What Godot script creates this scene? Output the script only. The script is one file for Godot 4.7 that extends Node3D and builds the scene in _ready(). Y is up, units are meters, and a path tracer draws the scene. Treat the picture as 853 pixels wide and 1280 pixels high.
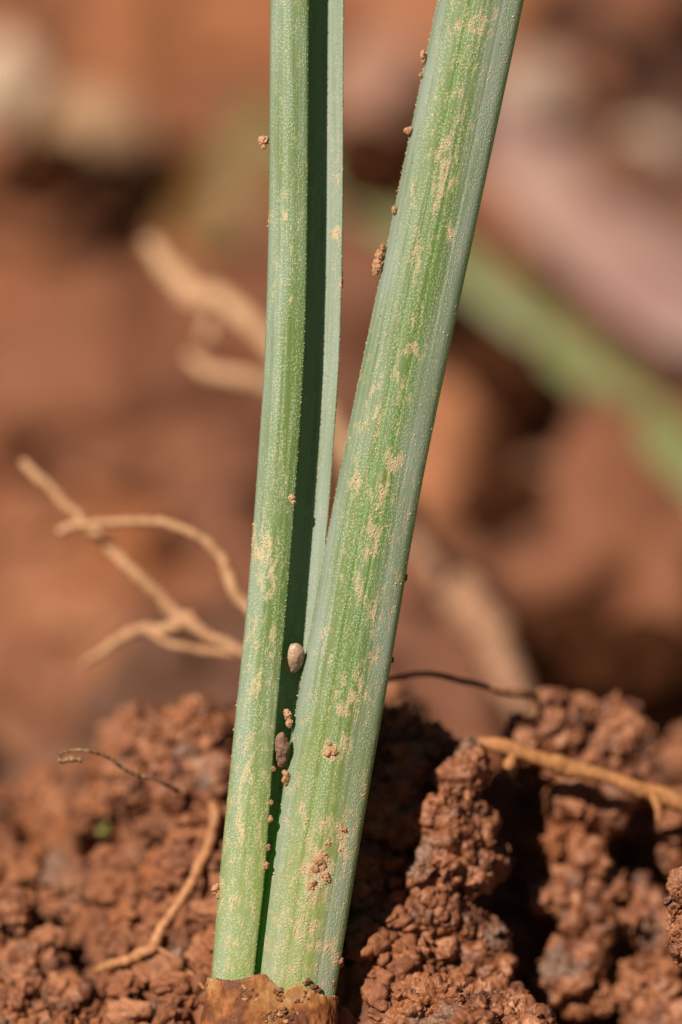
extends Node3D
# A macro photograph: the base of a small bulb plant, two channelled leaves rising out of red crumbly soil.
# Real size: the frame is about 27 mm wide and 40 mm tall at the leaves. Lengths below are metres unless they say px;
# one px is PX metres at the plane of the leaves.

const PX := 0.04 / 1280.0
const DIST := 0.25
const PITCH := 22.0

var right := Vector3.RIGHT
var ahead := Vector3.ZERO
var above := Vector3.ZERO
var eye := Vector3.ZERO
var middle := Vector3.ZERO
var rng := RandomNumberGenerator.new()
var taken := {}
var spheres := {}
var n_low := FastNoiseLite.new()
var n_mid := FastNoiseLite.new()
var n_cell := FastNoiseLite.new()
var n_grain := FastNoiseLite.new()
var n_fine := FastNoiseLite.new()
var M := {}

# ---------------------------------------------------------------- helpers

func noise(n: FastNoiseLite, kind: int, freq: float, sd: int, oct := 1) -> void:
	n.noise_type = kind
	n.seed = sd
	n.frequency = freq
	n.fractal_type = FastNoiseLite.FRACTAL_FBM if oct > 1 else FastNoiseLite.FRACTAL_NONE
	n.fractal_octaves = oct
	if kind == FastNoiseLite.TYPE_CELLULAR:
		n.cellular_return_type = FastNoiseLite.RETURN_DISTANCE
		n.cellular_distance_function = FastNoiseLite.DISTANCE_EUCLIDEAN
		n.cellular_jitter = 1.0

func at(x: float, y: float, deep_mm := 0.0) -> Vector3:
	# a point that stands deep_mm behind the plane of the leaves, x and y in px of the photograph
	var far := DIST + deep_mm * 0.001
	var k := PX * far / DIST
	return eye + ahead * far + right * ((x - 426.5) * k) + above * ((640.0 - y) * k)

func numbered(called: String) -> String:
	var n: int = taken.get(called, 0)
	taken[called] = n + 1
	return called if n == 0 else "%s_%03d" % [called, n]

func tag(o: Node, label: String, category: String, group := "", kind := "") -> Node:
	if label: o.set_meta("label", label)
	if category: o.set_meta("category", category)
	if group: o.set_meta("group", group)
	if kind: o.set_meta("kind", kind)
	return o

func thing(called: String, label: String, category: String, where := Vector3.ZERO, group := "") -> Node3D:
	var o := Node3D.new()
	o.name = numbered(called)
	add_child(o)
	o.position = where
	tag(o, label, category, group)
	return o

func build(called: String, mesh: Mesh, mat: Material, parent: Node = self) -> MeshInstance3D:
	var o := MeshInstance3D.new()
	o.name = numbered(called) if parent == self else called
	o.mesh = mesh
	o.material_override = mat
	parent.add_child(o, true)
	return o

func mesh_of(v: PackedVector3Array, f: PackedInt32Array, c := PackedColorArray(), uv := PackedVector2Array()) -> ArrayMesh:
	var a := []
	a.resize(Mesh.ARRAY_MAX)
	a[Mesh.ARRAY_VERTEX] = v
	a[Mesh.ARRAY_INDEX] = f
	if c.size(): a[Mesh.ARRAY_COLOR] = c
	if uv.size(): a[Mesh.ARRAY_TEX_UV] = uv
	# smooth normals, front faces clockwise
	var n := PackedVector3Array()
	n.resize(v.size())
	for k in range(0, f.size(), 3):
		var i := f[k]
		var j := f[k + 1]
		var l := f[k + 2]
		var p := v[i]
		var m := (v[l] - p).cross(v[j] - p) * 1e6
		n[i] += m
		n[j] += m
		n[l] += m
	for k in n.size(): n[k] = n[k].normalized()
	a[Mesh.ARRAY_NORMAL] = n
	var out := ArrayMesh.new()
	out.add_surface_from_arrays(Mesh.PRIMITIVE_TRIANGLES, a)
	return out

func icosphere(level: int) -> Array:
	# unit sphere as [points, triangles], triangles clockwise from outside
	if spheres.has(level): return spheres[level]
	var v := PackedVector3Array()
	var f := PackedInt32Array()
	if level == 0:
		var t := (1.0 + sqrt(5.0)) / 2.0
		for p in [[-1, t, 0], [1, t, 0], [-1, -t, 0], [1, -t, 0], [0, -1, t], [0, 1, t], [0, -1, -t], [0, 1, -t], [t, 0, -1], [t, 0, 1], [-t, 0, -1], [-t, 0, 1]]:
			v.append(Vector3(p[0], p[1], p[2]).normalized())
		for q in [[0, 11, 5], [0, 5, 1], [0, 1, 7], [0, 7, 10], [0, 10, 11], [1, 5, 9], [5, 11, 4], [11, 10, 2], [10, 7, 6], [7, 1, 8], [3, 9, 4], [3, 4, 2], [3, 2, 6], [3, 6, 8], [3, 8, 9], [4, 9, 5], [2, 4, 11], [6, 2, 10], [8, 6, 7], [9, 8, 1]]:
			f.append_array(PackedInt32Array([q[0], q[2], q[1]]))
	else:
		var low: Array = icosphere(level - 1)
		v = low[0].duplicate()
		var g: PackedInt32Array = low[1]
		var mid := {}
		for k in range(0, g.size(), 3):
			var c := []
			for e in 3:
				var i := g[k + e]
				var j := g[k + (e + 1) % 3]
				var key := mini(i, j) * 1000000 + maxi(i, j)
				if not mid.has(key):
					mid[key] = v.size()
					v.append(((v[i] + v[j]) * 0.5).normalized())
				c.append(mid[key])
			f.append_array(PackedInt32Array([g[k], c[0], c[2], g[k + 1], c[1], c[0], g[k + 2], c[2], c[1], c[0], c[1], c[2]]))
	spheres[level] = [v, f]
	return spheres[level]

func soil_colour(p: Vector3) -> Color:
	# tones of the earth: red brown, tan, darker crumbs, and far back painted shade; p in millimetres
	var a := n_mid.get_noise_3d(p.x * 2.0, p.y * 2.0, p.z * 2.0)
	var b := n_low.get_noise_3d(p.x * 5.0 + 40.0, p.y * 5.0, p.z * 5.0)
	var e := n_mid.get_noise_3d(p.x * 0.7 + 11.0, p.y * 0.7, p.z * 0.7)
	var c := Vector3(0.195, 0.076, 0.035)
	c = c.lerp(Vector3(0.320, 0.153, 0.082), clampf(a * 1.5, 0, 1))
	c = c.lerp(Vector3(0.075, 0.031, 0.019), clampf(-a * 1.5, 0, 1))
	c = c.lerp(Vector3(0.235, 0.088, 0.031), clampf(b * 1.4, 0, 0.85))
	c = c.lerp(Vector3(0.14, 0.108, 0.090), clampf(e * 3.0 - 1.2, 0, 0.7))
	# behind the mound, dark patches painted in for shaded gaps, more to the right
	if p.z > 24.0 or p.z < -24.0:
		var d := n_low.get_noise_2d(p.x * 0.9 + 60.0, p.z * 0.9) + clampf(p.x * 0.012, -0.2, 0.35)
		c = c.lerp(Vector3(0.050, 0.024, 0.015), 0.85 * smoothstep(0.05, 0.42, d) * smoothstep(24.0, 38.0, absf(p.z)))
	return Color(c.x, c.y, c.z)

class Lump:
	var v := PackedVector3Array()
	var f := PackedInt32Array()
	var c := PackedColorArray()

var lump_k := 1.0
var facets := []

func new_facets(n: int) -> Array:
	var out := []
	for k in n: out.append([Vector3(rng.randfn(), rng.randfn(), rng.randfn()).normalized(), rng.randf_range(0.55, 0.9)])
	return out

func cut(q: Vector3, planes: Array) -> float:
	# how far a broken crumb reaches in a direction: a ball with flat faces
	var r := 1.0
	for f: Array in planes:
		var d: float = q.dot(f[0])
		if d > 0.05: r = minf(r, f[1] / d)
	return r

func lump(to: Lump, centre: Vector3, size: Vector3, level: int, rough := 1.0, tint := Color(0, 0, 0, 0), turn := Basis()) -> void:
	# one crumb: a sphere pushed in and out by granular noise that lives in space, so that neighbours run into each other
	var s := icosphere(level)
	var first := to.v.size()
	var r := (size.x + size.y + size.z) / 3.0 * 1000.0 * lump_k
	var a_big := minf(r * 0.30, 0.9) * rough
	var a_cell := minf(r * 0.32, 0.34) * rough
	var a_fine := minf(r * 0.16, 0.11) * rough
	for q: Vector3 in s[0]:
		var d: Vector3 = turn * q
		var p: Vector3 = centre + turn * (q * size * (cut(q, facets) if facets else 1.0))
		var m := p * 1000.0 * lump_k
		var h := n_mid.get_noise_3d(m.x, m.y, m.z) * a_big * 1.3
		h -= (n_cell.get_noise_3d(m.x, m.y, m.z) + 0.45) * a_cell * 1.6
		if level >= 3:
			h += n_fine.get_noise_3d(m.x * 1.6, m.y * 1.6, m.z * 1.6) * a_fine * 1.3
			h -= (n_grain.get_noise_3d(m.x, m.y, m.z) + 0.45) * a_fine * 2.0
		to.v.append(p + d * (h * 0.001 / lump_k))
		to.c.append(soil_colour(m) if tint.a == 0.0 else tint)
	for k: int in s[1]: to.f.append(first + k)

func clod(called: String, label: String, lumps: Array, crumbs: int, level := 4, category := "soil clod", crumb_px := Vector2(4, 11), grit := 0) -> MeshInstance3D:
	# lumps: [x px, y px, depth mm, half width px, half height px, half depth px]
	var L := Lump.new()
	for l in lumps:
		var size := Vector3(l[3], l[4], l[5]) * PX
		lump(L, at(l[0], l[1], l[2]), size, level)
	for k in crumbs:
		var l: Array = lumps[rng.randi() % lumps.size()]
		var d := Vector3(rng.randfn(), rng.randfn(), rng.randfn() + 0.5).normalized()
		var p: Vector3 = at(l[0], l[1], l[2]) + d * (Vector3(l[3], l[4], l[5]) * PX * rng.randf_range(0.84, 1.04))
		var r := lerpf(crumb_px.x, crumb_px.y, pow(rng.randf(), 2.2)) * PX
		facets = new_facets(7)
		lump(L, p, 1.15 * Vector3(r * rng.randf_range(0.6, 1.6), r * rng.randf_range(0.6, 1.4), r * rng.randf_range(0.7, 1.2)), 2 if r < 5 * PX else 3, 1.25, Color(0, 0, 0, 0), spin())
	facets = []
	var where := at(lumps[0][0], lumps[0][1], lumps[0][2])
	for k in L.v.size(): L.v[k] -= where
	var o := build(called, mesh_of(L.v, L.f, L.c), M.soil)
	o.position = where
	tag(o, label, category, "")
	if grit:
		var places := []
		var tones := []
		for k in grit:
			var q := L.v[rng.randi() % L.v.size()]
			var r := lerpf(0.5, 2.6, pow(rng.randf(), 3.0)) * PX
			places.append(Transform3D(spin().scaled(Vector3(r * 1.2, r, r * 0.9)), q))
			tones.append(soil_colour((q + where) * 1000.0 + Vector3(rng.randf() * 5.0, 0, 0)).lerp(Color(0.42, 0.27, 0.17), 0.5 * pow(rng.randf(), 3.0)))
		scatter("loose_grit", "", "", grit_mesh(), M.crumb, places, tones, o)
	return o

var grit_shape: ArrayMesh

func grit_mesh() -> ArrayMesh:
	if grit_shape == null: grit_shape = crumb_mesh(44, 1, 0.8)
	return grit_shape

func spline(pts: Array, steps: int) -> Array:
	# Catmull-Rom through [x, y, depth mm, radius px] -> the same, finer
	var out := []
	for k in pts.size() - 1:
		var a: Array = pts[maxi(k - 1, 0)]
		var b: Array = pts[k]
		var c: Array = pts[k + 1]
		var d: Array = pts[mini(k + 2, pts.size() - 1)]
		for j in steps:
			var t := float(j) / steps
			var e := []
			for i in 4: e.append(cubic_interpolate(b[i], c[i], a[i], d[i], t))
			out.append(e)
	out.append(pts[-1])
	return out

func soil_depth(x: float, y: float) -> float:
	# how far behind the plane of the leaves the soil lies at a px, in millimetres
	var d := -12.0
	while d < 260.0:
		var p := at(x, y, d) * 1000.0
		var h := ground_height(p.x, -p.z)
		if p.y < h + ground_bumps(p.x, -p.z, h): return d
		d += 0.1 if d < 30.0 else 0.5
	return d

func on_soil(line: Array) -> Array:
	# a root's third number is here its height over the soil, px towards the camera
	for e: Array in line: e[2] = soil_depth(e[0], e[1]) - e[2] * PX * 1000.0
	return line

func tube(pts: Array, steps: int, sides: int, bumpy: float, origin: Vector3, colour: Callable, flat := 1.0) -> ArrayMesh:
	var line := spline(pts, steps)
	var v := PackedVector3Array()
	var f := PackedInt32Array()
	var c := PackedColorArray()
	var p := PackedVector3Array()
	for e in line:
		var q := at(e[0], e[1], e[2])
		var m := q * 1000.0
		p.append(q + Vector3(n_mid.get_noise_3d(m.x, m.y, m.z), n_mid.get_noise_3d(m.x + 31.0, m.y, m.z), n_mid.get_noise_3d(m.x, m.y + 31.0, m.z)) * (0.9 * bumpy + 0.15) * 1.6 * e[3] * PX)
	for k in line.size():
		var t := (p[mini(k + 1, p.size() - 1)] - p[maxi(k - 1, 0)]).normalized()
		var side := t.cross(ahead).normalized()
		var face := side.cross(t).normalized()
		var end := 0.45 if k == 0 or k == line.size() - 1 else 1.0
		for j in sides:
			var w := TAU * j / sides
			var d := side * cos(w) + face * sin(w) * flat
			var m: Vector3 = (p[k] + d * line[k][3] * PX) * 1000.0
			m *= clampf(12.0 / line[k][3], 1.0, 5.0)
			var r: float = line[k][3] * PX * end * (1.0 + bumpy * (n_cell.get_noise_3d(m.x * 1.5, m.y * 1.5, m.z * 1.5) + 0.4) + bumpy * n_fine.get_noise_3d(m.x, m.y, m.z))
			v.append(p[k] + d * r - origin)
			c.append(colour.call(m, float(k) / line.size()))
	for k in line.size() - 1:
		for j in sides:
			var a := k * sides + j
			var b := k * sides + (j + 1) % sides
			f.append_array(PackedInt32Array([a, b, a + sides, b, b + sides, a + sides]))
	for cap in 2:
		var base := 0 if cap == 0 else (line.size() - 1) * sides
		v.append(p[0 if cap == 0 else p.size() - 1] - origin)
		c.append(c[base])
		for j in sides:
			var a := base + j
			var b := base + (j + 1) % sides
			f.append_array(PackedInt32Array([v.size() - 1, b, a] if cap == 0 else [v.size() - 1, a, b]))
	return mesh_of(v, f, c)

func root_thing(called: String, label: String, category: String, lines: Array, sides: int, bumpy: float, tone: Color, tone2: Color, mat: Material) -> Node3D:
	var where := at(lines[0][0][0], lines[0][0][1], lines[0][0][2])
	var o := thing(called, label, category, where)
	var mix := func(m: Vector3, _t: float) -> Color:
		return tone.lerp(tone2, clampf(0.5 + n_mid.get_noise_3d(m.x * 2.5, m.y * 2.5, m.z * 2.5) * 1.1, 0, 1))
	for k in lines.size():
		build("main_strand" if k == 0 else "side_strand", tube(lines[k], 10, sides, bumpy, where, mix), mat, o)
	return o

func table(t: Array, y: float) -> float:
	# smooth curve through [y, value] pairs, straight beyond the ends
	var n := t.size()
	var k := 0
	while k < n - 2 and y > t[k + 1][0]: k += 1
	var h := float(t[k + 1][0] - t[k][0])
	var s := float(t[k + 1][1] - t[k][1]) / h
	if y <= t[0][0] or y >= t[n - 1][0]: return t[k][1] + (y - t[k][0]) * s
	var s0 := s if k == 0 else 0.5 * (s + float(t[k][1] - t[k - 1][1]) / float(t[k][0] - t[k - 1][0]))
	var s1 := s if k == n - 2 else 0.5 * (s + float(t[k + 2][1] - t[k + 1][1]) / float(t[k + 2][0] - t[k + 1][0]))
	var x: float = (y - t[k][0]) / h
	return t[k][1] * (2 * x * x * x - 3 * x * x + 1) + s0 * h * (x * x * x - 2 * x * x + x) + t[k + 1][1] * (3 * x * x - 2 * x * x * x) + s1 * h * (x * x * x - x * x)

# ---------------------------------------------------------------- leaves

var one_left := [[0, 338], [430, 331.5], [560, 323.6], [750, 309], [940, 289.6], [1100, 274], [1225, 264], [1300, 258]]
var one_front := [[0, 386], [430, 380.5], [560, 373], [750, 358.5], [940, 341.7], [1100, 330], [1225, 317], [1300, 312]]
var one_back := [[0, 430], [430, 425], [560, 417], [640, 411], [750, 400], [940, 380], [1100, 364], [1225, 348], [1300, 340]]
var two_left := [[0, 547], [400, 464], [615, 420], [830, 380], [1000, 350], [1110, 333], [1225, 319], [1300, 311]]
var two_right := [[0, 655], [400, 570], [615, 526], [830, 489], [1000, 459], [1110, 441], [1240, 420], [1300, 411]]

func leaf_one_section(y: float) -> Array:
	# the channelled left leaf, open to the front right: [x px, z px towards the camera], a closed ring from the front margin round the back
	var l := table(one_left, y)
	var m := table(one_front, y)
	var r := table(one_back, y)
	var w := m - l
	var low := clampf((y - 900.0) / 350.0, 0, 1)
	var e := r - m
	var back := lerpf(-21.0, -22.0, low)
	var ring := [
		[m, 15], [m - 0.9, 19.5], [m - w * 0.2, 22], [m - w * 0.45, 22.5], [m - w * 0.7, 19.5], [m - w * 0.92, 12], [l, -2], [l + w * 0.12, -24], [l + w * 0.45, back - 6],
		[m - 2, back - 11], [m + e * 0.5, back - 9], [m + e * 0.84, back - 1], [r, back + 5], [r - 1.2, back + 9], [r - e * 0.22, back + 4.5], [m + e * 0.5, back], [m - 3, back - 2],
		[l + w * 0.5, back + 4], [l + w * 0.27, -18], [l + w * 0.2, -4], [l + w * 0.36, 8], [m - w * 0.3, 13.5], [m - w * 0.1, 13.5]]
	return ring

func leaf_two_section(y: float) -> Array:
	# the right leaf, seen from its ribbed back
	var l := table(two_left, y)
	var r := table(two_right, y)
	var w := r - l
	var shape := [[0.0, -12], [0.012, -5], [0.05, 5], [0.12, 14.5], [0.20, 20.5], [0.28, 23.6], [0.345, 25.0], [0.38, 24.9], [0.415, 25.7], [0.48, 26.6], [0.535, 26.6], [0.57, 25.9], [0.605, 26.0], [0.68, 24.0],
		[0.735, 22.4], [0.765, 21.0], [0.80, 20.4], [0.87, 18.0], [0.94, 14.5], [0.986, 9.5], [1.0, 0], [0.985, -15], [0.93, -22], [0.75, -17], [0.5, -13], [0.25, -15], [0.08, -20], [0.02, -20]]
	var ring := []
	for s in shape: ring.append([l + w * s[0], s[1]])
	return ring

func ring_points(ring: Array, fine: int) -> PackedVector2Array:
	var out := PackedVector2Array()
	var n := ring.size()
	for k in n:
		for j in fine:
			var t := float(j) / fine
			var a: Array = ring[(k + n - 1) % n]
			var b: Array = ring[k]
			var c: Array = ring[(k + 1) % n]
			var d: Array = ring[(k + 2) % n]
			# half-tension keeps the corners of the margins crisp
			var e := Vector2(cubic_interpolate(b[0], c[0], lerpf(a[0], b[0], 0.35), lerpf(d[0], c[0], 0.35), t), cubic_interpolate(b[1], c[1], lerpf(a[1], b[1], 0.35), lerpf(d[1], c[1], 0.35), t))
			out.append(e)
	return out

const V_TOP := -70.0
const V_LOW := 1300.0

func leaf_rows() -> PackedFloat32Array:
	var rows := PackedFloat32Array()
	var y := 1300.0
	while y > -60.0:
		rows.append(y)
		y -= 6.0
	while y > -900.0:
		rows.append(y)
		y -= 24.0
	rows.append(-900.0)
	return rows

func leaf_mesh(section: Callable, origin: Vector3, fine: int) -> Dictionary:
	var rows := leaf_rows()
	var v := PackedVector3Array()
	var f := PackedInt32Array()
	var uv := PackedVector2Array()
	var n := 0
	var px := []
	for y in rows:
		var ring := ring_points(section.call(y), fine)
		n = ring.size()
		# above the frame the leaf narrows to its tip
		var tip := clampf((-y - 350.0) / 550.0, 0, 1)
		var slim := sqrt(maxf(1.0 - tip * tip, 0.0004))
		var mid := Vector2.ZERO
		for p in ring: mid += p / n
		var wave := n_low.get_noise_2d(y * 0.05, float(fine) * 30.0) * 0.7
		for k in n + 1:
			var p := mid + (ring[k % n] - mid) * slim
			v.append(at(p.x + wave, y, -p.y * PX * 1000.0 + tip * tip * -4.0) - origin)
			uv.append(Vector2(float(k) / n, (y - V_TOP) / (V_LOW - V_TOP)))
		px.append(ring)
	for i in rows.size() - 1:
		for k in n:
			var a := i * (n + 1) + k
			var b := a + n + 1
			f.append_array(PackedInt32Array([a, a + 1, b, a + 1, b + 1, b]))
	# the tip
	v.append(at(table(one_left, -900.0), -900, -4) - origin)
	v[-1] = v[(rows.size() - 1) * (n + 1)]
	uv.append(Vector2.ZERO)
	for k in n: f.append_array(PackedInt32Array([(rows.size() - 1) * (n + 1) + k, (rows.size() - 1) * (n + 1) + k + 1, v.size() - 1]))
	return {"v": v, "f": f, "uv": uv, "n": n, "rows": rows, "px": px}

# dust that clings to the leaves: [x px, y px, half width, half height, strength]
var dust_two := [
	[583, 30, 9, 8, .8], [598, 38, 12, 6, .9], [612, 22, 7, 9, .8], [556, 205, 12, 26, .75], [566, 300, 7, 16, .9], [549, 240, 9, 10, .9], [545, 256, 10, 8, .6], [520, 322, 5, 24, .85], [523, 300, 5, 14, .4], [517, 240, 4, 12, .7],
	[517, 437, 9, 8, 1.0], [497, 468, 5, 7, .9], [470, 515, 9, 26, .55], [492, 580, 9, 15, .95], [476, 617, 10, 14, 1.1], [448, 606, 8, 11, .9], [466, 668, 9, 18, .85], [450, 738, 7, 20, .85], [467, 765, 9, 12, .8],
	[455, 690, 6, 20, .6], [440, 870, 16, 18, .85], [428, 886, 12, 10, .8], [450, 850, 8, 22, .6], [415, 940, 9, 12, 1.1], [433, 930, 7, 16, .7], [398, 1085, 15, 28, 1.15], [428, 1040, 12, 16, .85], [405, 1028, 12, 10, .6], [392, 1120, 10, 12, 1.0],
	[430, 1055, 8, 20, .8], [387, 1165, 12, 12, .8], [402, 1180, 16, 10, .75], [375, 1160, 8, 12, .5], [422, 1200, 7, 12, 1.0], [360, 930, 5, 22, .3], [452, 1000, 6, 20, .5], [378, 1010, 6, 18, .4], [520, 400, 8, 10, .35], [505, 500, 6, 20, .4], [405, 800, 6, 20, .3], [468, 820, 8, 30, .45], [350, 1160, 8, 10, .35]]
var dust_one := [
	[330, 690, 10, 26, .95], [336, 720, 8, 22, .7], [320, 668, 5, 16, .6], [318, 790, 5, 14, .5], [321, 850, 5, 14, .75], [340, 800, 4, 14, .4], [312, 960, 6, 20, .4], [300, 1045, 6, 16, .45], [285, 1125, 8, 12, .6], [275, 1112, 5, 10, .8],
	[300, 1000, 5, 30, .35], [356, 265, 4, 16, .5], [343, 270, 5, 7, .6], [364, 372, 5, 5, .6], [345, 350, 5, 20, .3], [290, 1180, 6, 10, .4], [345, 560, 5, 20, .35],
	[421, 225, 4, 16, .9], [421, 292, 6, 8, 1.1], [425, 350, 4, 14, .8], [424, 300, 3, 8, .6]]
var n_dust := FastNoiseLite.new()
var n_dust2 := FastNoiseLite.new()

func dust_at(x: float, y: float, patches: Array) -> float:
	var s := 0.0
	for p: Array in patches:
		var dy: float = (y - p[1]) / p[3]
		if absf(dy) > 2.2: continue
		var dx: float = (x - p[0]) / p[2]
		if absf(dx) > 2.2: continue
		s = maxf(s, p[4] * exp(-0.75 * (dx * dx + dy * dy)))
	var lean := x + y * 0.19
	var spot := n_dust.get_noise_2d(lean * 1.15, y * 0.40)
	var fine := n_dust2.get_noise_2d(lean, y * 0.6)
	var low := smoothstep(450.0, 1150.0, y)
	var all := 0.15 + 0.15 * low + 0.16 * n_low.get_noise_2d(lean * 0.35, y * 0.06)
	return clampf((s * 0.62 + all + (0.55 + 0.35 * s) * spot + 0.36 * fine - 0.35) * 2.0, 0, 1)

func leaf_textures(section: Callable, fine: int, patches: Array, which: int) -> Dictionary:
	var W := 512
	var H := 2048
	var col := PackedByteArray()
	var hgt := PackedByteArray()
	col.resize(W * H * 3)
	hgt.resize(W * H)
	var n_pap := FastNoiseLite.new()
	noise(n_pap, FastNoiseLite.TYPE_CELLULAR, 0.27, 60 + which)
	var n_vein := FastNoiseLite.new()
	noise(n_vein, FastNoiseLite.TYPE_SIMPLEX_SMOOTH, 0.085, 80 + which, 2)
	var n_streak := FastNoiseLite.new()
	noise(n_streak, FastNoiseLite.TYPE_SIMPLEX_SMOOTH, 0.22, 90 + which, 2)
	var n_wax := FastNoiseLite.new()
	noise(n_wax, FastNoiseLite.TYPE_SIMPLEX_SMOOTH, 0.02, 70 + which, 3)
	var ring := ring_points(section.call(600.0), fine)
	var arc := PackedFloat32Array([0.0])      # length round the section, px
	for k in ring.size(): arc.append(arc[-1] + ring[k].distance_to(ring[(k + 1) % ring.size()]))
	for j in H:
		var y := V_TOP + (V_LOW - V_TOP) * (j + 0.5) / H
		var here := ring_points(section.call(y), fine) if j % 8 == 0 else ring
		ring = here
		var n := here.size()
		var low := smoothstep(760.0, 1230.0, y)
		for i in W:
			var q := (i + 0.5) / W * n
			var k := int(q)
			var t := q - k
			var p := here[k].lerp(here[(k + 1) % n], t)
			var a := lerpf(arc[k], arc[k + 1], t)
			# rows of papillae, each about 2 px across, denser on some veins than on others
			var cell := n_pap.get_noise_2d(a * 1.30, y * 0.95)
			var vein := n_vein.get_noise_2d(a, y * 0.012)
			var streak := n_streak.get_noise_2d(a, y * 0.02)
			var wax := n_wax.get_noise_2d(a * 0.9, y * 0.18)
			var many := clampf(0.72 + 0.7 * vein + 0.5 * streak + 1.1 * n_dust.get_noise_2d(a * 0.6 + 300.0, y * 0.2), 0.12, 1)
			var pap := smoothstep(-0.60, -0.95, cell) * many
			var g := Vector3(0.078, 0.116, 0.033)
			var bloom_sheen := 0.0  # pale wax bloom, with sky sheen painted into the colour
			var u := (float(k) + t) / n
			if which == 2:
				var pos: float = side_two(u)
				bloom_sheen = 0.62 * smoothstep(0.30, 0.06, pos) + 0.50 * smoothstep(0.62, 0.80, pos) + 0.16
				if pos > 1.0: bloom_sheen = 0.5
				bloom_sheen += wax * 0.50
				# the two dark green furrows that run the whole length
				var line := (0.75 + streak) * exp(-pow((pos - 0.39 - 0.012 * wax) / 0.042, 2.0)) + (0.8 + 0.9 * streak) * exp(-pow((pos - 0.57 + 0.04 * wax) / 0.10, 2.0)) * smoothstep(150.0, 560.0, y)
				line = clampf(line + 0.25 * vein, 0, 1) * lerpf(0.8, 1.0, smoothstep(200.0, 700.0, y))
				g = g.lerp(Vector3(0.058, 0.122, 0.018), line)
				bloom_sheen *= 1.0 - 0.85 * line
				pap *= 1.0 - 0.9 * smoothstep(0.16, 0.04, pos)
			else:
				bloom_sheen = 0.55 * smoothstep(0.10, 0.22, u) * smoothstep(0.62, 0.50, u) + 0.14 + wax * 0.45
				if u > 0.55:
					bloom_sheen = 0.85 + wax * 0.25  # inner face coloured paler to lighten the shaded channel
					pap *= 0.45
			bloom_sheen = clampf(bloom_sheen + vein * 0.24 + streak * 0.22, 0.0, 1.0) * lerpf(1.0, 0.75, low)
			g *= 1.0 + 0.20 * vein + 0.16 * streak
			# towards the base the blade turns pale yellow green
			g = g.lerp(Vector3(0.172, 0.200, 0.060), low * 0.8)
			var c := g.lerp(Vector3(0.164, 0.194, 0.172), bloom_sheen)
			c = c.lerp(Vector3(0.33, 0.37, 0.28), pap * 0.52)
			var d := dust_at(p.x, y, patches)
			var grain := n_dust2.get_noise_2d(p.x * 3.1 + 90.0, y * 3.1)
			c = c.lerp(Vector3(0.350, 0.265, 0.170) * (1.0 + 0.30 * grain), d * 0.84)
			var o := (j * W + i) * 3
			if which == 1 and (k + t) / n > 0.775: c = Vector3(0.40, 0.45, 0.37)  # hidden inner face made pale so more light passes into the channel
			c *= 2.05
			col[o] = int(255.0 * clampf(1.055 * pow(c.x, 0.41667) - 0.055, 0, 1))
			col[o + 1] = int(255.0 * clampf(1.055 * pow(c.y, 0.41667) - 0.055, 0, 1))
			col[o + 2] = int(255.0 * clampf(1.055 * pow(c.z, 0.41667) - 0.055, 0, 1))
			hgt[j * W + i] = int(255.0 * clampf(0.30 + 0.30 * pap * (1.0 - 0.6 * d) + 0.05 * vein + 0.03 * streak + d * (0.20 + 0.30 * grain), 0, 1))
	return {"colour": ImageTexture.create_from_image(Image.create_from_data(W, H, false, Image.FORMAT_RGB8, col)), "height": ImageTexture.create_from_image(Image.create_from_data(W, H, false, Image.FORMAT_L8, hgt))}

var two_pos := PackedFloat32Array()

func side_two(u: float) -> float:
	# where on the width of the right leaf a point of its ring lies; over 1 is the hidden inner face
	if two_pos.is_empty():
		var ring := ring_points(leaf_two_section(600.0), 3)
		var l := table(two_left, 600.0)
		var w := table(two_right, 600.0) - l
		for k in ring.size(): two_pos.append(2.0 if k > 21 * 3 else (ring[k].x - l) / w)
		two_pos.append(two_pos[0])
	var q := u * (two_pos.size() - 1)
	var k := mini(int(q), two_pos.size() - 2)
	return lerpf(two_pos[k], two_pos[k + 1], q - k)

# ---------------------------------------------------------------- soil

var rim_line := [[-60, 1.0], [-16, 0.3], [-12, 1.2], [-8.5, 4.0], [-5, 5.0], [2, 6.2], [5.4, 3.6], [8, 2.2], [14, 3.5], [60, 1.0]]

func ground_height(x: float, w: float) -> float:
	# millimetres; x to the right, w away from the camera
	var r := table(rim_line, clampf(x, -60, 60))
	var h := r * smoothstep(-9.0, 8.0, w) * (1.0 - smoothstep(9.0, 18.0, w)) - 10.0 * smoothstep(9.0, 32.0, w) + 0.35 * (clampf(w, 32.0, 150.0) - 32.0)
	h -= 2.4 * smoothstep(-3.5, -7.0, x) * smoothstep(3.0, -4.0, w)
	h -= 3.5 * smoothstep(-5.0, -14.0, w)
	h -= 7.0 * smoothstep(2.2, 6.0, x) * (1.0 - smoothstep(15.0, 24.0, x)) * smoothstep(-14.0, -8.0, w) * (1.0 - smoothstep(7.0, 12.0, w))
	h -= 2.5 * exp(-pow(x / 6.0, 2.0) - pow((w + 8.5) / 3.0, 2.0))
	h -= 4.0 * smoothstep(0.05, 0.45, n_mid.get_noise_2d(x * 0.42 + 7.0, w * 0.42)) * smoothstep(-3.6, -5.5, x) * (1.0 - smoothstep(12.0, 20.0, w))
	h += n_low.get_noise_2d(x, w) * lerpf(1.2, 6.0, smoothstep(15.0, 60.0, w)) * (1.0 - smoothstep(600.0, 2000.0, Vector2(x, w).length()))
	return h

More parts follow.
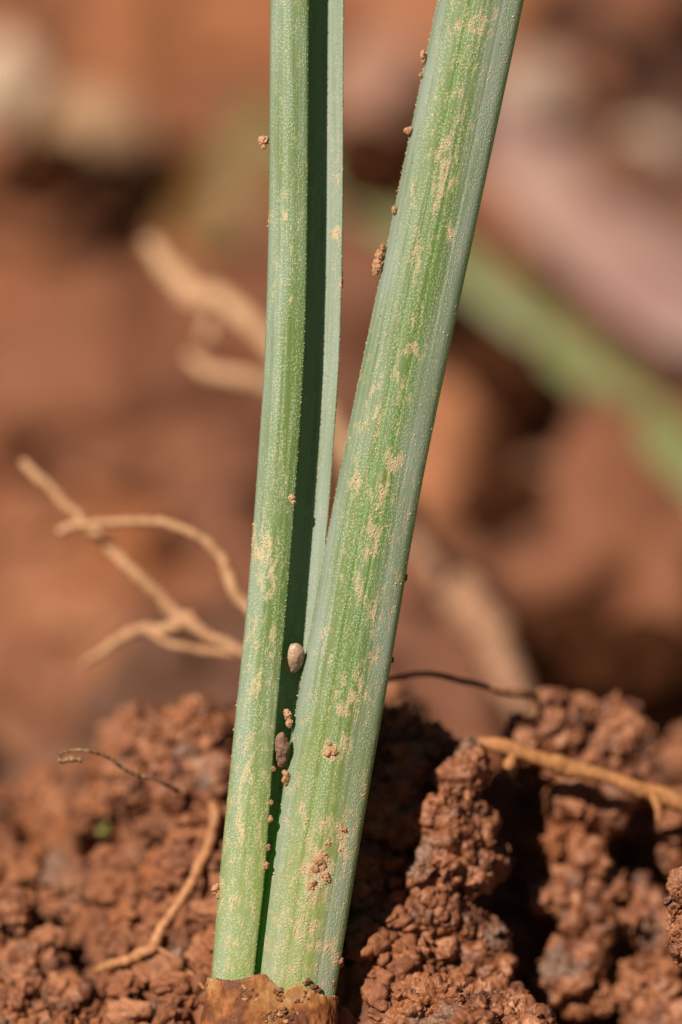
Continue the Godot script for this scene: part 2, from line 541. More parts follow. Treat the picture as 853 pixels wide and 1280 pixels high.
func ground_bumps(x: float, w: float, h: float) -> float:
	var near := 1.0 - smoothstep(60.0, 400.0, Vector2(x, w).length())
	var d := n_mid.get_noise_3d(x, h, w) * 1.0 - (n_cell.get_noise_3d(x * 0.45, 5.0, w * 0.45) + 0.4) * 1.5 - (n_cell.get_noise_3d(x * 1.2, 0, w * 1.2) + 0.4) * 0.5
	return d * near - 0.1

func ground_sheet() -> ArrayMesh:
	var v := PackedVector3Array()
	var f := PackedInt32Array()
	var c := PackedColorArray()
	var rings := PackedFloat32Array([0.05])
	var step := 0.22
	while rings[-1] < 80000.0:
		rings.append(rings[-1] + step)
		if rings[-1] > 26.0: step *= 1.045
	var n := 540
	for r in rings:
		for k in n:
			var a := TAU * k / n
			var x := r * cos(a)
			var w := r * sin(a) + 2.0
			var h := ground_height(x, w)
			h += ground_bumps(x, w, h)
			v.append(Vector3(x, h, -w) * 0.001)
			c.append(soil_colour(Vector3(x, h, w)))
	for i in rings.size() - 1:
		for k in n:
			var a := i * n + k
			var b := i * n + (k + 1) % n
			f.append_array(PackedInt32Array([a, b, a + n, b, b + n, a + n]))
	return mesh_of(v, f, c)

func crumb_mesh(sd: int, level: int, rough: float) -> ArrayMesh:
	var s := icosphere(level)
	var v := PackedVector3Array()
	var planes := new_facets(8)
	var off := Vector3(sd * 17.3, sd * 5.1, sd * 9.7)
	for q: Vector3 in s[0]:
		var m := q * 1.6 + off
		var h := 1.1 * cut(q, planes) + 0.75 * rough * (n_mid.get_noise_3d(m.x * 1.2, m.y * 1.2, m.z * 1.2) * 0.7 - (n_cell.get_noise_3d(m.x * 0.7, m.y * 0.7, m.z * 0.7) + 0.4) * 0.75 - (n_grain.get_noise_3d(m.x * 0.7, m.y * 0.7, m.z * 0.7) + 0.45) * 0.28)
		v.append(q * h)
	return mesh_of(v, s[1])

func scatter(called: String, label: String, category: String, mesh: Mesh, mat: Material, places: Array, colours: Array, parent: Node = self) -> MultiMeshInstance3D:
	var mm := MultiMesh.new()
	mm.transform_format = MultiMesh.TRANSFORM_3D
	mm.use_colors = true
	mm.mesh = mesh
	mm.instance_count = places.size()
	for k in places.size():
		mm.set_instance_transform(k, places[k])
		mm.set_instance_color(k, colours[k])
	var o := MultiMeshInstance3D.new()
	o.name = numbered(called) if parent == self else called
	o.multimesh = mm
	o.material_override = mat
	parent.add_child(o, true)
	tag(o, label, category, "", "stuff")
	return o

func spin() -> Basis:
	return Basis(Quaternion(rng.randfn(), rng.randfn(), rng.randfn(), rng.randfn()).normalized())

func seamless(kind: int, freq: float, sd: int, oct: int, size := 512) -> Image:
	var n := FastNoiseLite.new()
	noise(n, kind, freq, sd, oct)
	return n.get_seamless_image(size, size)

func soil_material(tile_mm: float, relief_mm: float, rough: float) -> StandardMaterial3D:
	var a := seamless(FastNoiseLite.TYPE_SIMPLEX_SMOOTH, 0.012, 5, 5)
	var b := seamless(FastNoiseLite.TYPE_CELLULAR, 0.05, 6, 2)
	var w := 512
	var col := PackedByteArray()
	var hgt := PackedByteArray()
	var gls := PackedByteArray()
	col.resize(w * w * 3)
	hgt.resize(w * w)
	gls.resize(w * w)
	var da := a.get_data()
	var db := b.get_data()
	for k in w * w:
		var p := da[k] / 255.0
		var q := db[k] / 255.0
		var t := clampf(0.62 + 0.55 * (p - 0.5) + 0.32 * (0.5 - q), 0, 1)
		var pale := clampf((p - 0.70) * 5.0, 0, 1)
		col[k * 3] = int(255 * clampf(0.60 + 0.48 * t, 0, 1))
		col[k * 3 + 1] = int(255 * clampf(0.52 + 0.52 * t + 0.08 * pale, 0, 1))
		col[k * 3 + 2] = int(255 * clampf(0.48 + 0.52 * t + 0.14 * pale, 0, 1))
		hgt[k] = int(255 * clampf(0.5 + 0.5 * (p - 0.5) + 0.5 * (0.5 - q), 0, 1))
		gls[k] = int(255 * clampf(rough + 0.5 * (q - 0.5) , 0.25, 1))
	var m := StandardMaterial3D.new()
	m.vertex_color_use_as_albedo = true
	m.albedo_texture = ImageTexture.create_from_image(Image.create_from_data(w, w, false, Image.FORMAT_RGB8, col))
	m.roughness = 1.0
	m.roughness_texture = ImageTexture.create_from_image(Image.create_from_data(w, w, false, Image.FORMAT_L8, gls))
	m.heightmap_enabled = true
	m.heightmap_texture = ImageTexture.create_from_image(Image.create_from_data(w, w, false, Image.FORMAT_L8, hgt))
	m.heightmap_scale = relief_mm * 0.1
	m.metallic_specular = 0.45
	m.uv1_triplanar = true
	m.uv1_scale = Vector3.ONE * (1000.0 / tile_mm)
	return m

func plain(colour: Color, rough: float, spec := 0.4) -> StandardMaterial3D:
	var m := StandardMaterial3D.new()
	m.albedo_color = colour.linear_to_srgb()
	m.roughness = rough
	m.metallic_specular = spec
	return m

# ---------------------------------------------------------------- the scene

func _ready() -> void:
	rng.seed = 41
	var p := deg_to_rad(PITCH)
	ahead = Vector3(0, -sin(p), -cos(p))
	above = Vector3(0, cos(p), -sin(p))
	middle = Vector3(0, 0.0178, 0)
	eye = middle - ahead * DIST

	# camera: a long macro lens, focused on the leaves
	var cam := Camera3D.new()
	cam.name = "camera"
	add_child(cam)
	cam.transform = Transform3D(Basis(right, above, -ahead), eye)
	cam.near = 0.02
	cam.far = 400.0
	var focal := 12.0 / (0.02 / DIST)
	cam.fov = rad_to_deg(2.0 * atan(0.02 / DIST))
	var lens := CameraAttributesPhysical.new()
	lens.frustum_focal_length = focal
	lens.frustum_near = 0.02
	lens.frustum_far = 400.0
	lens.frustum_focus_distance = DIST - 0.0005
	lens.exposure_aperture = focal / 13.0      # a pupil 13 mm wide
	cam.attributes = lens
	cam.current = true

	var around := WorldEnvironment.new()
	around.name = "surroundings"
	var env := Environment.new()
	env.background_mode = Environment.BG_SKY
	var sky := ProceduralSkyMaterial.new()
	sky.sky_top_color = Color(0.50, 0.58, 0.70)
	sky.sky_horizon_color = Color(0.66, 0.72, 0.76)
	sky.sky_curve = 0.15
	sky.sky_energy_multiplier = 0.40
	sky.ground_bottom_color = Color(0.20, 0.12, 0.08)
	sky.ground_horizon_color = Color(0.4, 0.35, 0.3)
	sky.ground_energy_multiplier = 0.15
	env.sky = Sky.new()
	env.sky.sky_material = sky
	env.tonemap_mode = Environment.TONE_MAPPER_LINEAR
	env.tonemap_exposure = 1.78
	env.sdfgi_enabled = true
	env.ssao_enabled = true
	env.ssil_enabled = true
	around.environment = env
	add_child(around)

	var sun := DirectionalLight3D.new()
	sun.name = "sun"
	var to_sun := (right * -0.62 + above * 0.70 - ahead * 1.0).normalized()
	sun.transform = Transform3D(Basis.looking_at(-to_sun, Vector3.UP), to_sun)
	sun.light_energy = 1.6
	sun.light_color = Color(1.0, 0.95, 0.87)
	sun.light_angular_distance = 0.5
	sun.shadow_enabled = true
	add_child(sun)

	noise(n_low, FastNoiseLite.TYPE_SIMPLEX_SMOOTH, 0.03, 11, 2)
	noise(n_mid, FastNoiseLite.TYPE_SIMPLEX_SMOOTH, 0.42, 12, 2)
	noise(n_cell, FastNoiseLite.TYPE_CELLULAR, 1.25, 13)
	noise(n_grain, FastNoiseLite.TYPE_CELLULAR, 4.2, 14)
	noise(n_fine, FastNoiseLite.TYPE_SIMPLEX_SMOOTH, 1.6, 15, 2)
	noise(n_dust, FastNoiseLite.TYPE_SIMPLEX_SMOOTH, 0.085, 16, 3)
	noise(n_dust2, FastNoiseLite.TYPE_SIMPLEX_SMOOTH, 0.33, 17, 2)

	M.soil = soil_material(3.7, 0.08, 0.62)
	M.ground = soil_material(9.0, 0.08, 0.85)
	M.added_shade = soil_material(9.0, 0.08, 1.0)  # for the near-black lumps that stand in for shade
	M.added_shade.metallic_specular = 0.1
	M.crumb = soil_material(3.1, 0.06, 0.85)
	M.crumb.uv1_world_triplanar = true
	M.root = soil_material(1.9, 0.02, 0.7)
	M.root.metallic_specular = 0.35

	set_up_ground()
	set_up_clods()
	set_up_plant()
	set_up_behind()
	set_up_roots()
	set_up_grains()

func set_up_ground() -> void:
	tag(build("ground", ground_sheet(), M.ground), "red brown crumbly soil ground", "ground", "", "structure")
	# loose crumbs that nobody could count, near the plant and far behind it
	for kind in 3:
		var places := []
		var colours := []
		for k in 4200:
			var x := rng.randf_range(-17.0, 17.0)
			var w := rng.randf_range(-12.0, 20.0)
			if absf(x + 2.5) < 3.4 and w < -4.5: continue
			var r := lerpf(0.09, 0.75, pow(rng.randf(), 3.4))
			var h := ground_height(x, w)
			h += ground_bumps(x, w, h) + r * 0.1
			places.append(Transform3D(spin().scaled(Vector3(rng.randf_range(0.8, 1.25), rng.randf_range(0.75, 1.1), 1.0) * r * 0.001), Vector3(x, h, -w) * 0.001))
			colours.append(soil_colour(Vector3(x, h * 3.0, w)))
		scatter("soil_crumbs", "loose red brown soil crumbs round the plant", "soil crumbs", crumb_mesh(kind + 1, 3, 1.0), M.crumb, places, colours)
	for kind in 2:
		var places := []
		var colours := []
		for k in 900:
			var x := rng.randf_range(-70.0, 70.0)
			var w := rng.randf_range(26.0, 260.0)
			var r := lerpf(1.0, 7.0, pow(rng.randf(), 2.6))
			var h := ground_height(x, w)
			h += ground_bumps(x, w, h) + r * 0.15
			places.append(Transform3D(spin().scaled(Vector3(rng.randf_range(0.8, 1.3), rng.randf_range(0.7, 1.1), 1.0) * r * 0.001), Vector3(x, h, -w) * 0.001))
			colours.append(soil_colour(Vector3(x, h * 2.0, w)))
		scatter("far_soil_lumps", "blurred soil lumps on the ground behind the plant", "soil lumps", crumb_mesh(kind + 7, 3, 0.9), M.crumb, places, colours)

func set_up_clods() -> void:
	clod("soil_clod", "tall crumbly soil clod beside the wide leaf, half in its shadow", [
		[575, 985, 3.9, 30, 40, 26], [590, 950, 4.3, 20, 26, 22], [560, 1040, 3.5, 34, 40, 26], [595, 1035, 4.2, 24, 36, 24], [545, 1095, 3.2, 34, 38, 28], [585, 1090, 3.8, 30, 34, 26], [535, 1150, 3.0, 32, 36, 28], [575, 1160, 3.8, 34, 36, 30], [610, 1178, 4.2, 28, 26, 30],
		[620, 1072, 4.8, 13, 24, 16], [535, 1195, 3.0, 34, 34, 34], [585, 1205, 3.6, 50, 26, 40], [520, 960, 5.2, 50, 40, 34], [480, 930, 5.8, 50, 50, 36], [500, 1030, 4.6, 44, 60, 36], [470, 1110, 4.4, 50, 60, 40], [475, 1190, 3.8, 50, 50, 44], [545, 940, 5.6, 34, 30, 30], [460, 1010, 5.6, 50, 70, 40], [450, 1260, 3.6, 60, 60, 50]], 900, 4, "soil clod", Vector2(3.5, 12), 5000)
	clod("soil_clod", "sharp moist soil clod at the bottom edge of the photo", [[585, 1275, 0.8, 74, 34, 60], [520, 1262, 1.2, 38, 40, 44], [545, 1250, 1.6, 50, 34, 44], [640, 1292, 0.4, 56, 28, 50], [600, 1262, 1.4, 60, 30, 40], [570, 1340, 0.5, 110, 60, 80]], 620, 5, "soil clod", Vector2(2.5, 10), 5000)
	clod("soil_clod", "knobbly blurred soil clod above the thick tan root", [[700, 915, 8.5, 40, 30, 34], [760, 925, 8.8, 40, 30, 36], [660, 925, 8.2, 24, 26, 30], [790, 915, 9.0, 24, 28, 30], [735, 955, 9, 80, 30, 44], [690, 885, 8.3, 18, 20, 22], [725, 895, 8.6, 22, 22, 24], [772, 895, 9.0, 20, 18, 22]], 260, 4, "soil clod", Vector2(6, 16))
	clod("soil_clod", "large blurred soil clod under the thick tan root", [[725, 1005, 8.0, 40, 44, 44], [722, 1065, 8.0, 40, 44, 40], [745, 1105, 8.2, 38, 36, 40], [750, 985, 8.6, 40, 34, 40], [700, 1125, 7.6, 40, 30, 36], [750, 1150, 7.6, 44, 34, 40], [815, 1150, 8.0, 42, 40, 44], [858, 1040, 9.0, 32, 60, 40]], 130, 4, "soil clod", Vector2(8, 24))
	clod("soil_clod", "rounded blurred soil clod low on the right of the dark hollow", [[716, 1208, 6.6, 40, 34, 40], [705, 1228, 6.4, 30, 24, 34], [745, 1240, 6.8, 26, 26, 30]], 60, 4, "soil clod", Vector2(6, 16))
	clod("soil_clod", "blurred soil clod in the bottom right corner", [[808, 1228, 6.6, 42, 38, 40], [848, 1195, 7.2, 42, 42, 42], [835, 1285, 6.2, 60, 36, 46]], 90, 4, "soil clod", Vector2(6, 17))
	clod("soil_clod", "sharp pale edged soil clod cut by the right edge of the photo", [[862, 1130, 1.0, 28, 44, 28], [858, 1175, 0.8, 22, 30, 24], [900, 1150, 1.2, 50, 70, 40]], 260, 5, "soil clod", Vector2(3, 9), 1500)
	clod("soil_clod", "blurred soil clod just left of the narrow leaf under the bent roots", [[250, 915, 9.0, 38, 36, 36], [205, 930, 9.6, 38, 34, 36], [270, 980, 7.5, 32, 38, 36], [180, 905, 10.6, 20, 24, 24], [225, 970, 8.0, 40, 34, 36], [160, 980, 9.4, 34, 30, 34]], 300, 4, "soil clod", Vector2(5, 16))
	clod("soil_clod", "soil clod in the lower left corner behind the forked root", [[40, 1215, 5.4, 40, 34, 34], [95, 1255, 4.8, 40, 30, 34], [10, 1150, 6.4, 32, 34, 30], [25, 1265, 4.4, 44, 36, 38]], 260, 4, "soil clod", Vector2(5, 14))

func set_up_plant() -> void:
	var where := at(340, 1290, 0.3)
	var plant := thing("bulb_plant", "plant base with two grooved green leaves rising from a brown sheath", "plant", where)
	var info := []
	for which in [1, 2]:
		var section: Callable = leaf_one_section if which == 1 else leaf_two_section
		var fine := 3
		var d := leaf_mesh(section, where, fine)
		var tex := leaf_textures(section, fine, dust_one if which == 1 else dust_two, which)
		var m := StandardMaterial3D.new()
		m.albedo_texture = tex.colour
		m.roughness = 0.48
		m.metallic_specular = 0.5
		m.heightmap_enabled = true
		m.heightmap_texture = tex.height
		m.heightmap_scale = 0.0045
		m.backlight_enabled = true
		m.backlight = Color(0.72, 0.98, 0.60)
		var leaf := build("leaf", mesh_of(d.v, d.f, PackedColorArray(), d.uv), m, plant)
		leaf.set_meta("label", "narrow channelled leaf on the left, open towards the wide leaf" if which == 1 else "wide ribbed leaf leaning right, streaked with dust")
		info.append([d, section, leaf])
		# the glassy papillae that stand out along the margins
		var bump := SphereMesh.new()
		bump.radius = 1.0
		bump.height = 2.0
		bump.radial_segments = 8
		bump.rings = 5
		var glass := plain(Color(0.27, 0.33, 0.19), 0.3, 0.5)
		glass.vertex_color_use_as_albedo = true
		var places := []
		var colours := []
		var lines := [0.0, 0.6, 1.4, 2.4, 39.0, 40.0, 37.5] if which == 1 else [0.0, 1.5, 3.0, 58.5]
		for l: float in lines:
			var y := -40.0
			while y < 1235.0:
				y += rng.randf_range(2.6, 11.0)
				var ring := ring_points(section.call(y), fine)
				var k := l + rng.randf_range(-0.5, 0.5)
				var i := posmod(int(floor(k)), ring.size())
				var q := ring[i].lerp(ring[(i + 1) % ring.size()], k - floor(k))
				var r := lerpf(0.4, 1.05, pow(rng.randf(), 2.0)) * PX
				places.append(Transform3D(spin().scaled(Vector3(r, r, r * 1.3)), at(q.x, y, -q.y * PX * 1000.0) - where))
				colours.append(Color(1, 1, 1).lerp(Color(1.1, 0.8, 0.5), pow(rng.randf(), 2.0)))
		scatter("margin_papillae", "", "", bump, glass, places, colours, leaf)
	build_sheath(plant, where)
	# soil that sticks to the sheath
	var clots := []
	var clot_tones := []
	for k in 1500:
		var x := rng.randf_range(262.0, 418.0)
		var y := rng.randf_range(1226.0, 1300.0)
		if n_mid.get_noise_2d(x * 0.07, y * 0.07 + 50.0) + rng.randf_range(-0.35, 0.1) < 0.0: continue
		var side := clampf((x - 340.0) / 82.0, -1, 1)
		var z := -2.0 + 36.5 * pow(maxf(1.0 - pow(absf(side), 2.5), 0.0), 0.58)
		var r := lerpf(0.7, 3.6, pow(rng.randf(), 3.0)) * PX
		clots.append(Transform3D(spin().scaled(Vector3(r * 1.2, r, r * 0.8)), at(x - (y - 1225.0) * 0.11, y, -z * PX * 1000.0)))
		clot_tones.append(Color(0.22, 0.095, 0.04).lerp(Color(0.09, 0.036, 0.02), rng.randf()) if rng.randf() > 0.15 else Color(0.36, 0.22, 0.12))
	scatter("sheath_soil", "brown soil specks stuck to the torn brown sheath", "soil specks", crumb_mesh(31, 2, 1.0), M.crumb, clots, clot_tones)
	# dust: thousands of grains that lie on both leaves
	var places := []
	var colours := []
	for n in 2:
		var patches: Array = dust_one if n == 0 else dust_two
		var section: Callable = info[n][1]
		var made := 0
		var most := 6500 if n == 0 else 17000
		for k in most * 6:
			if made > most: break
			var y := rng.randf_range(-20.0, 1235.0)
			var rows: PackedFloat32Array = info[n][0].rows
			var ring: PackedVector2Array = info[n][0].px[int(clampf((1300.0 - y) / 6.0, 0, rows.size() - 1))]
			var limit := 44.0 if n == 0 else 62.0
			var q := rng.randf() * limit
			var i := int(q)
			var e := ring[i].lerp(ring[(i + 1) % ring.size()], q - i)
			if n == 0 and i > 18 and i < 34: continue
			var den := dust_at(e.x, y, patches)
			if rng.randf() > den * den * 0.9 + 0.008: continue
			made += 1
			var r := lerpf(0.26, 1.15, pow(rng.randf(), 5.0)) * PX
			places.append(Transform3D(spin().scaled(Vector3(r * rng.randf_range(0.7, 1.4), r, r * 0.8)), at(e.x, y, -(e.y + 0.25) * PX * 1000.0)))
			var t := rng.randf()
			colours.append(Color(0.38, 0.280, 0.180).lerp(Color(0.46, 0.365, 0.25), t) if rng.randf() > 0.025 else Color(0.12, 0.06, 0.03))
	M.dust = plain(Color(1, 1, 1), 0.85, 0.4)
	M.dust.vertex_color_use_as_albedo = true
	scatter("leaf_dust", "tan soil dust clinging to both green leaves", "dust", crumb_mesh(21, 1, 0.9), M.dust, places, colours)

func build_sheath(plant: Node3D, where: Vector3) -> void:
	# the torn papery sheath that clasps both leaves at the ground
	var edge := [[255, 1222], [280, 1225], [300, 1226], [316, 1220], [330, 1218], [345, 1231], [356, 1240], [366, 1231], [385, 1236], [400, 1243], [422, 1247]]
	var n := 220
	var rows := 26
	var v := PackedVector3Array()
	var f := PackedInt32Array()
	var c := PackedColorArray()
	for inner in 2:
		for j in rows + 1:
			for k in n:
				var a := TAU * k / n
				var t := float(j) / rows
				var ca := cos(a)
				var sa := sin(a)
				var x0 := 341.5 + 79.0 * signf(ca) * pow(absf(ca), 0.8)
				var top := table(edge, x0) + n_fine.get_noise_2d(x0 * 0.35, sa * 20.0) * 2.6 + n_fine.get_noise_2d(x0 * 1.1, sa * 40.0) * 0.9
				var y := lerpf(top, 1420.0, t * t * 0.4 + t * 0.6)
				var low := (y - 1225.0) / 195.0
				var cx := 341.5 - (y - 1225.0) * 0.11
				var grow := 1.0 + 0.06 * low
				var m := Vector3(x0 * 0.04, y * 0.034, sa * 2.0)
				var bump := n_fine.get_noise_3d(m.x * 1.5, m.y * 1.5, m.z) * 2.6 + n_mid.get_noise_3d(m.x * 0.5, m.y * 0.5, m.z) * 3.0
				var lift := bump * (0.4 + 0.6 * smoothstep(0.0, 0.1, t)) + 1.5
				var thin := 2.2 if inner == 0 else -1.0
				var hx := 79.0 * grow + lift + thin
				var hz := 33.0 * grow + lift + thin
				v.append(at(cx + hx * signf(ca) * pow(absf(ca), 0.8), y, -(-2.0 + hz * signf(sa) * pow(absf(sa), 0.72)) * PX * 1000.0) - where)
				var q := n_mid.get_noise_3d(m.x * 1.1, m.y * 1.1, 9.0) * 1.3 + 0.5 * n_fine.get_noise_3d(m.x * 1.5, m.y * 1.5, 4.0)
				var tan_ := Color(0.245, 0.100, 0.030).lerp(Color(0.33, 0.195, 0.085), clampf(q * 1.5, 0, 1))
				c.append(tan_.lerp(Color(0.120, 0.044, 0.020), clampf(-0.05 - q * 2.0 + 0.5 * smoothstep(0.08, 0.0, t), 0, 1)))
	var shell := (rows + 1) * n
	for inner in 2:
		for j in rows:
			for k in n:
				var a := inner * shell + j * n + k
				var b := inner * shell + j * n + (k + 1) % n
				if inner == 0: f.append_array(PackedInt32Array([a, a + n, b, b, a + n, b + n]))
				else: f.append_array(PackedInt32Array([a, b, a + n, b, b + n, a + n]))
	for k in n:
		var a := k
		var b := (k + 1) % n
		f.append_array(PackedInt32Array([a, b, a + shell, b, b + shell, a + shell]))
	var o := build("leaf_sheath", mesh_of(v, f, c), M.sheath if M.has("sheath") else M.root, plant)
	o.set_meta("label", "torn papery brown sheath clasping both leaves at the soil")

func blade(called: String, label: String, category: String, line: Array, wide: Callable, cup: float, mat: Material, colour: Callable) -> MeshInstance3D:
	# a leaf that lies on the ground: [x px, y px, depth mm, half width px], a bent strip with thickness
	var pts := spline(line, 10)
	var where := at(line[0][0], line[0][1], line[0][2])
	var v := PackedVector3Array()
	var f := PackedInt32Array()
	var c := PackedColorArray()
	var n := 20
	for k in pts.size():
		var a: Array = pts[maxi(k - 1, 0)]
		var b: Array = pts[mini(k + 1, pts.size() - 1)]
		var e: Array = pts[k]
		var t := (at(b[0], b[1], b[2]) - at(a[0], a[1], a[2])).normalized()
		var up := (Vector3.UP - t * Vector3.UP.dot(t)).normalized()
		var side := t.cross(up).normalized()
		var half: float = e[3] * PX * wide.call(float(k) / (pts.size() - 1))
		for j in n:
			var w := TAU * j / n
			var s := cos(w)
			var lift := (1.0 - s * s) * cup * half + sin(w) * half * 0.14
			var p := at(e[0], e[1], e[2]) + side * s * half + up * lift
			v.append(p - where)
			c.append(colour.call(p * 1000.0))
	for k in pts.size() - 1:
		for j in n:
			var a := k * n + j
			var b := k * n + (j + 1) % n
			f.append_array(PackedInt32Array([a, a + n, b, b, a + n, b + n]))
	for end in 2:
		var base := 0 if end == 0 else (pts.size() - 1) * n
		for j in range(1, n - 1):
			f.append_array(PackedInt32Array([base, base + j, base + j + 1] if end == 0 else [base, base + j + 1, base + j]))
	var o := build(called, mesh_of(v, f, c), mat)
	o.position = where
	tag(o, label, category)
	return o

func pebble(called: String, label: String, category: String, x: float, y: float, deep: float, size: Vector3, tint: Color, level := 4, mat: Material = null, rough := 0.35, group := "") -> MeshInstance3D:
	var L := Lump.new()
	deep = soil_depth(x, y + size.y * 0.5) - 10.0
	var where := at(x, y, deep)
	lump(L, where, size * PX * (1.0 + deep / 250.0), level, rough, tint, Basis(Vector3(0.3, 0.5, 0.8).normalized(), rng.randf_range(-0.5, 0.5)))
	for k in L.v.size(): L.v[k] -= where
	var o := build(called, mesh_of(L.v, L.f, L.c), M.ground if mat == null else mat)
	o.position = where
	tag(o, label, category, group)
	return o

func set_up_behind() -> void:
	var vein := plain(Color(1, 1, 1), 0.5)
	vein.vertex_color_use_as_albedo = true
	blade("fallen_leaf", "long blurred green leaf lying diagonally behind the wide leaf on the right", "leaf", [[340, 160, 66, 40], [440, 240, 62, 46], [600, 348, 57, 56], [720, 445, 54, 58], [853, 562, 47, 58], [990, 710, 41, 54], [1120, 860, 36, 30]],
		func(t: float) -> float: return clampf(t * 9.0, 0.25, 1.0), 0.35, vein, func(m: Vector3) -> Color: return Color(0.100, 0.112, 0.042).lerp(Color(0.130, 0.135, 0.056), 0.5 + n_mid.get_noise_3d(m.x, m.y, m.z)))
	blade("dead_leaf", "pale pinkish dead leaf blurred at the upper right above the green leaf", "dead leaf", on_soil([[590, 90, 300, 60], [690, 205, 300, 120], [780, 300, 300, 130], [880, 395, 300, 120], [990, 480, 300, 60]]),
		func(t: float) -> float: return clampf(sin(t * PI) * 1.8, 0.15, 1.0), 0.25, vein, func(m: Vector3) -> Color: return Color(0.235, 0.150, 0.120).lerp(Color(0.185, 0.105, 0.095), clampf(0.5 + n_mid.get_noise_3d(m.x * 0.4, m.y * 0.4, m.z * 0.4) * 1.4, 0, 1)))
	blade("dead_leaf", "ochre dead leaf blurred at the top behind the narrow leaf", "dead leaf", on_soil([[200, 20, 300, 30], [270, 300, 70, 60], [330, 130, 300, 55], [370, 300, 190, 25]]),
		func(t: float) -> float: return clampf(sin(t * PI) * 1.8, 0.15, 1.0), 0.3, vein, func(m: Vector3) -> Color: return Color(0.120, 0.054, 0.015).lerp(Color(0.098, 0.066, 0.022), clampf(0.5 + n_mid.get_noise_3d(m.x * 0.4, m.y * 0.4, m.z * 0.4) * 1.4, 0, 1)))
	blade("dead_leaf", "dark brown leaf shape added for dark shadowed ground in the top right corner", "dead leaf", on_soil([[690, -10, 300, 40], [760, 40, 300, 75], [840, 85, 300, 75], [930, 130, 300, 40]]),
		func(t: float) -> float: return clampf(sin(t * PI) * 1.8, 0.15, 1.0), 0.2, vein, func(m: Vector3) -> Color: return Color(0.040, 0.017, 0.011).lerp(Color(0.060, 0.026, 0.016), clampf(0.5 + n_mid.get_noise_3d(m.x * 0.4, m.y * 0.4, m.z * 0.4) * 1.4, 0, 1)))  # added leaf shape, its dark colour stands in for shadowed soil
	pebble("pebble", "whitish blurred pebble at the upper left edge of the photo", "pebble", 2, 112, 104, Vector3(60, 66, 40), Color(0.44, 0.36, 0.28))
	pebble("pebble", "beige blurred pebble right of the whitish one at upper left", "pebble", 122, 168, 98, Vector3(74, 58, 56), Color(0.30, 0.20, 0.125))
	pebble("pebble", "grey pebble blurred at the top right beside the wide leaf", "pebble", 670, 120, 112, Vector3(60, 52, 50), Color(0.30, 0.235, 0.20))
	pebble("pebble", "greyish pebble blurred on the right edge above the dead leaf", "pebble", 815, 215, 98, Vector3(66, 60, 54), Color(0.32, 0.26, 0.22))
	pebble("pebble", "pinkish pebble blurred between the tops of the two leaves", "pebble", 475, 120, 120, Vector3(70, 84, 60), Color(0.26, 0.15, 0.115))
	var added_shade := [[800, 585, 70, 44, "under the green leaf at the right edge"], [690, 815, 56, 46, "beside the diffuse pinkish root"], [640, 470, 60, 40, "under the green leaf next to the wide leaf"], [50, 215, 50, 36, "below the pebbles at upper left"], [470, 205, 50, 40, "between the tops of the two leaves"], [800, 830, 74, 40, "behind the knobbly clod at the right"], [640, 630, 60, 34, "just right of the wide leaf at mid height"]]  # dark lumps added where the far hollows lie in shade
	for h: Array in added_shade:
		pebble("shade_lump", "dark blurred lump added for shade " + h[4], "added shade lump", h[0], h[1], 0, Vector3(h[2] * 1.3, h[3] * 1.3, 44), Color(0.040, 0.017, 0.010), 4, M.added_shade, 0.8, "dark lumps added for shade on the far soil")

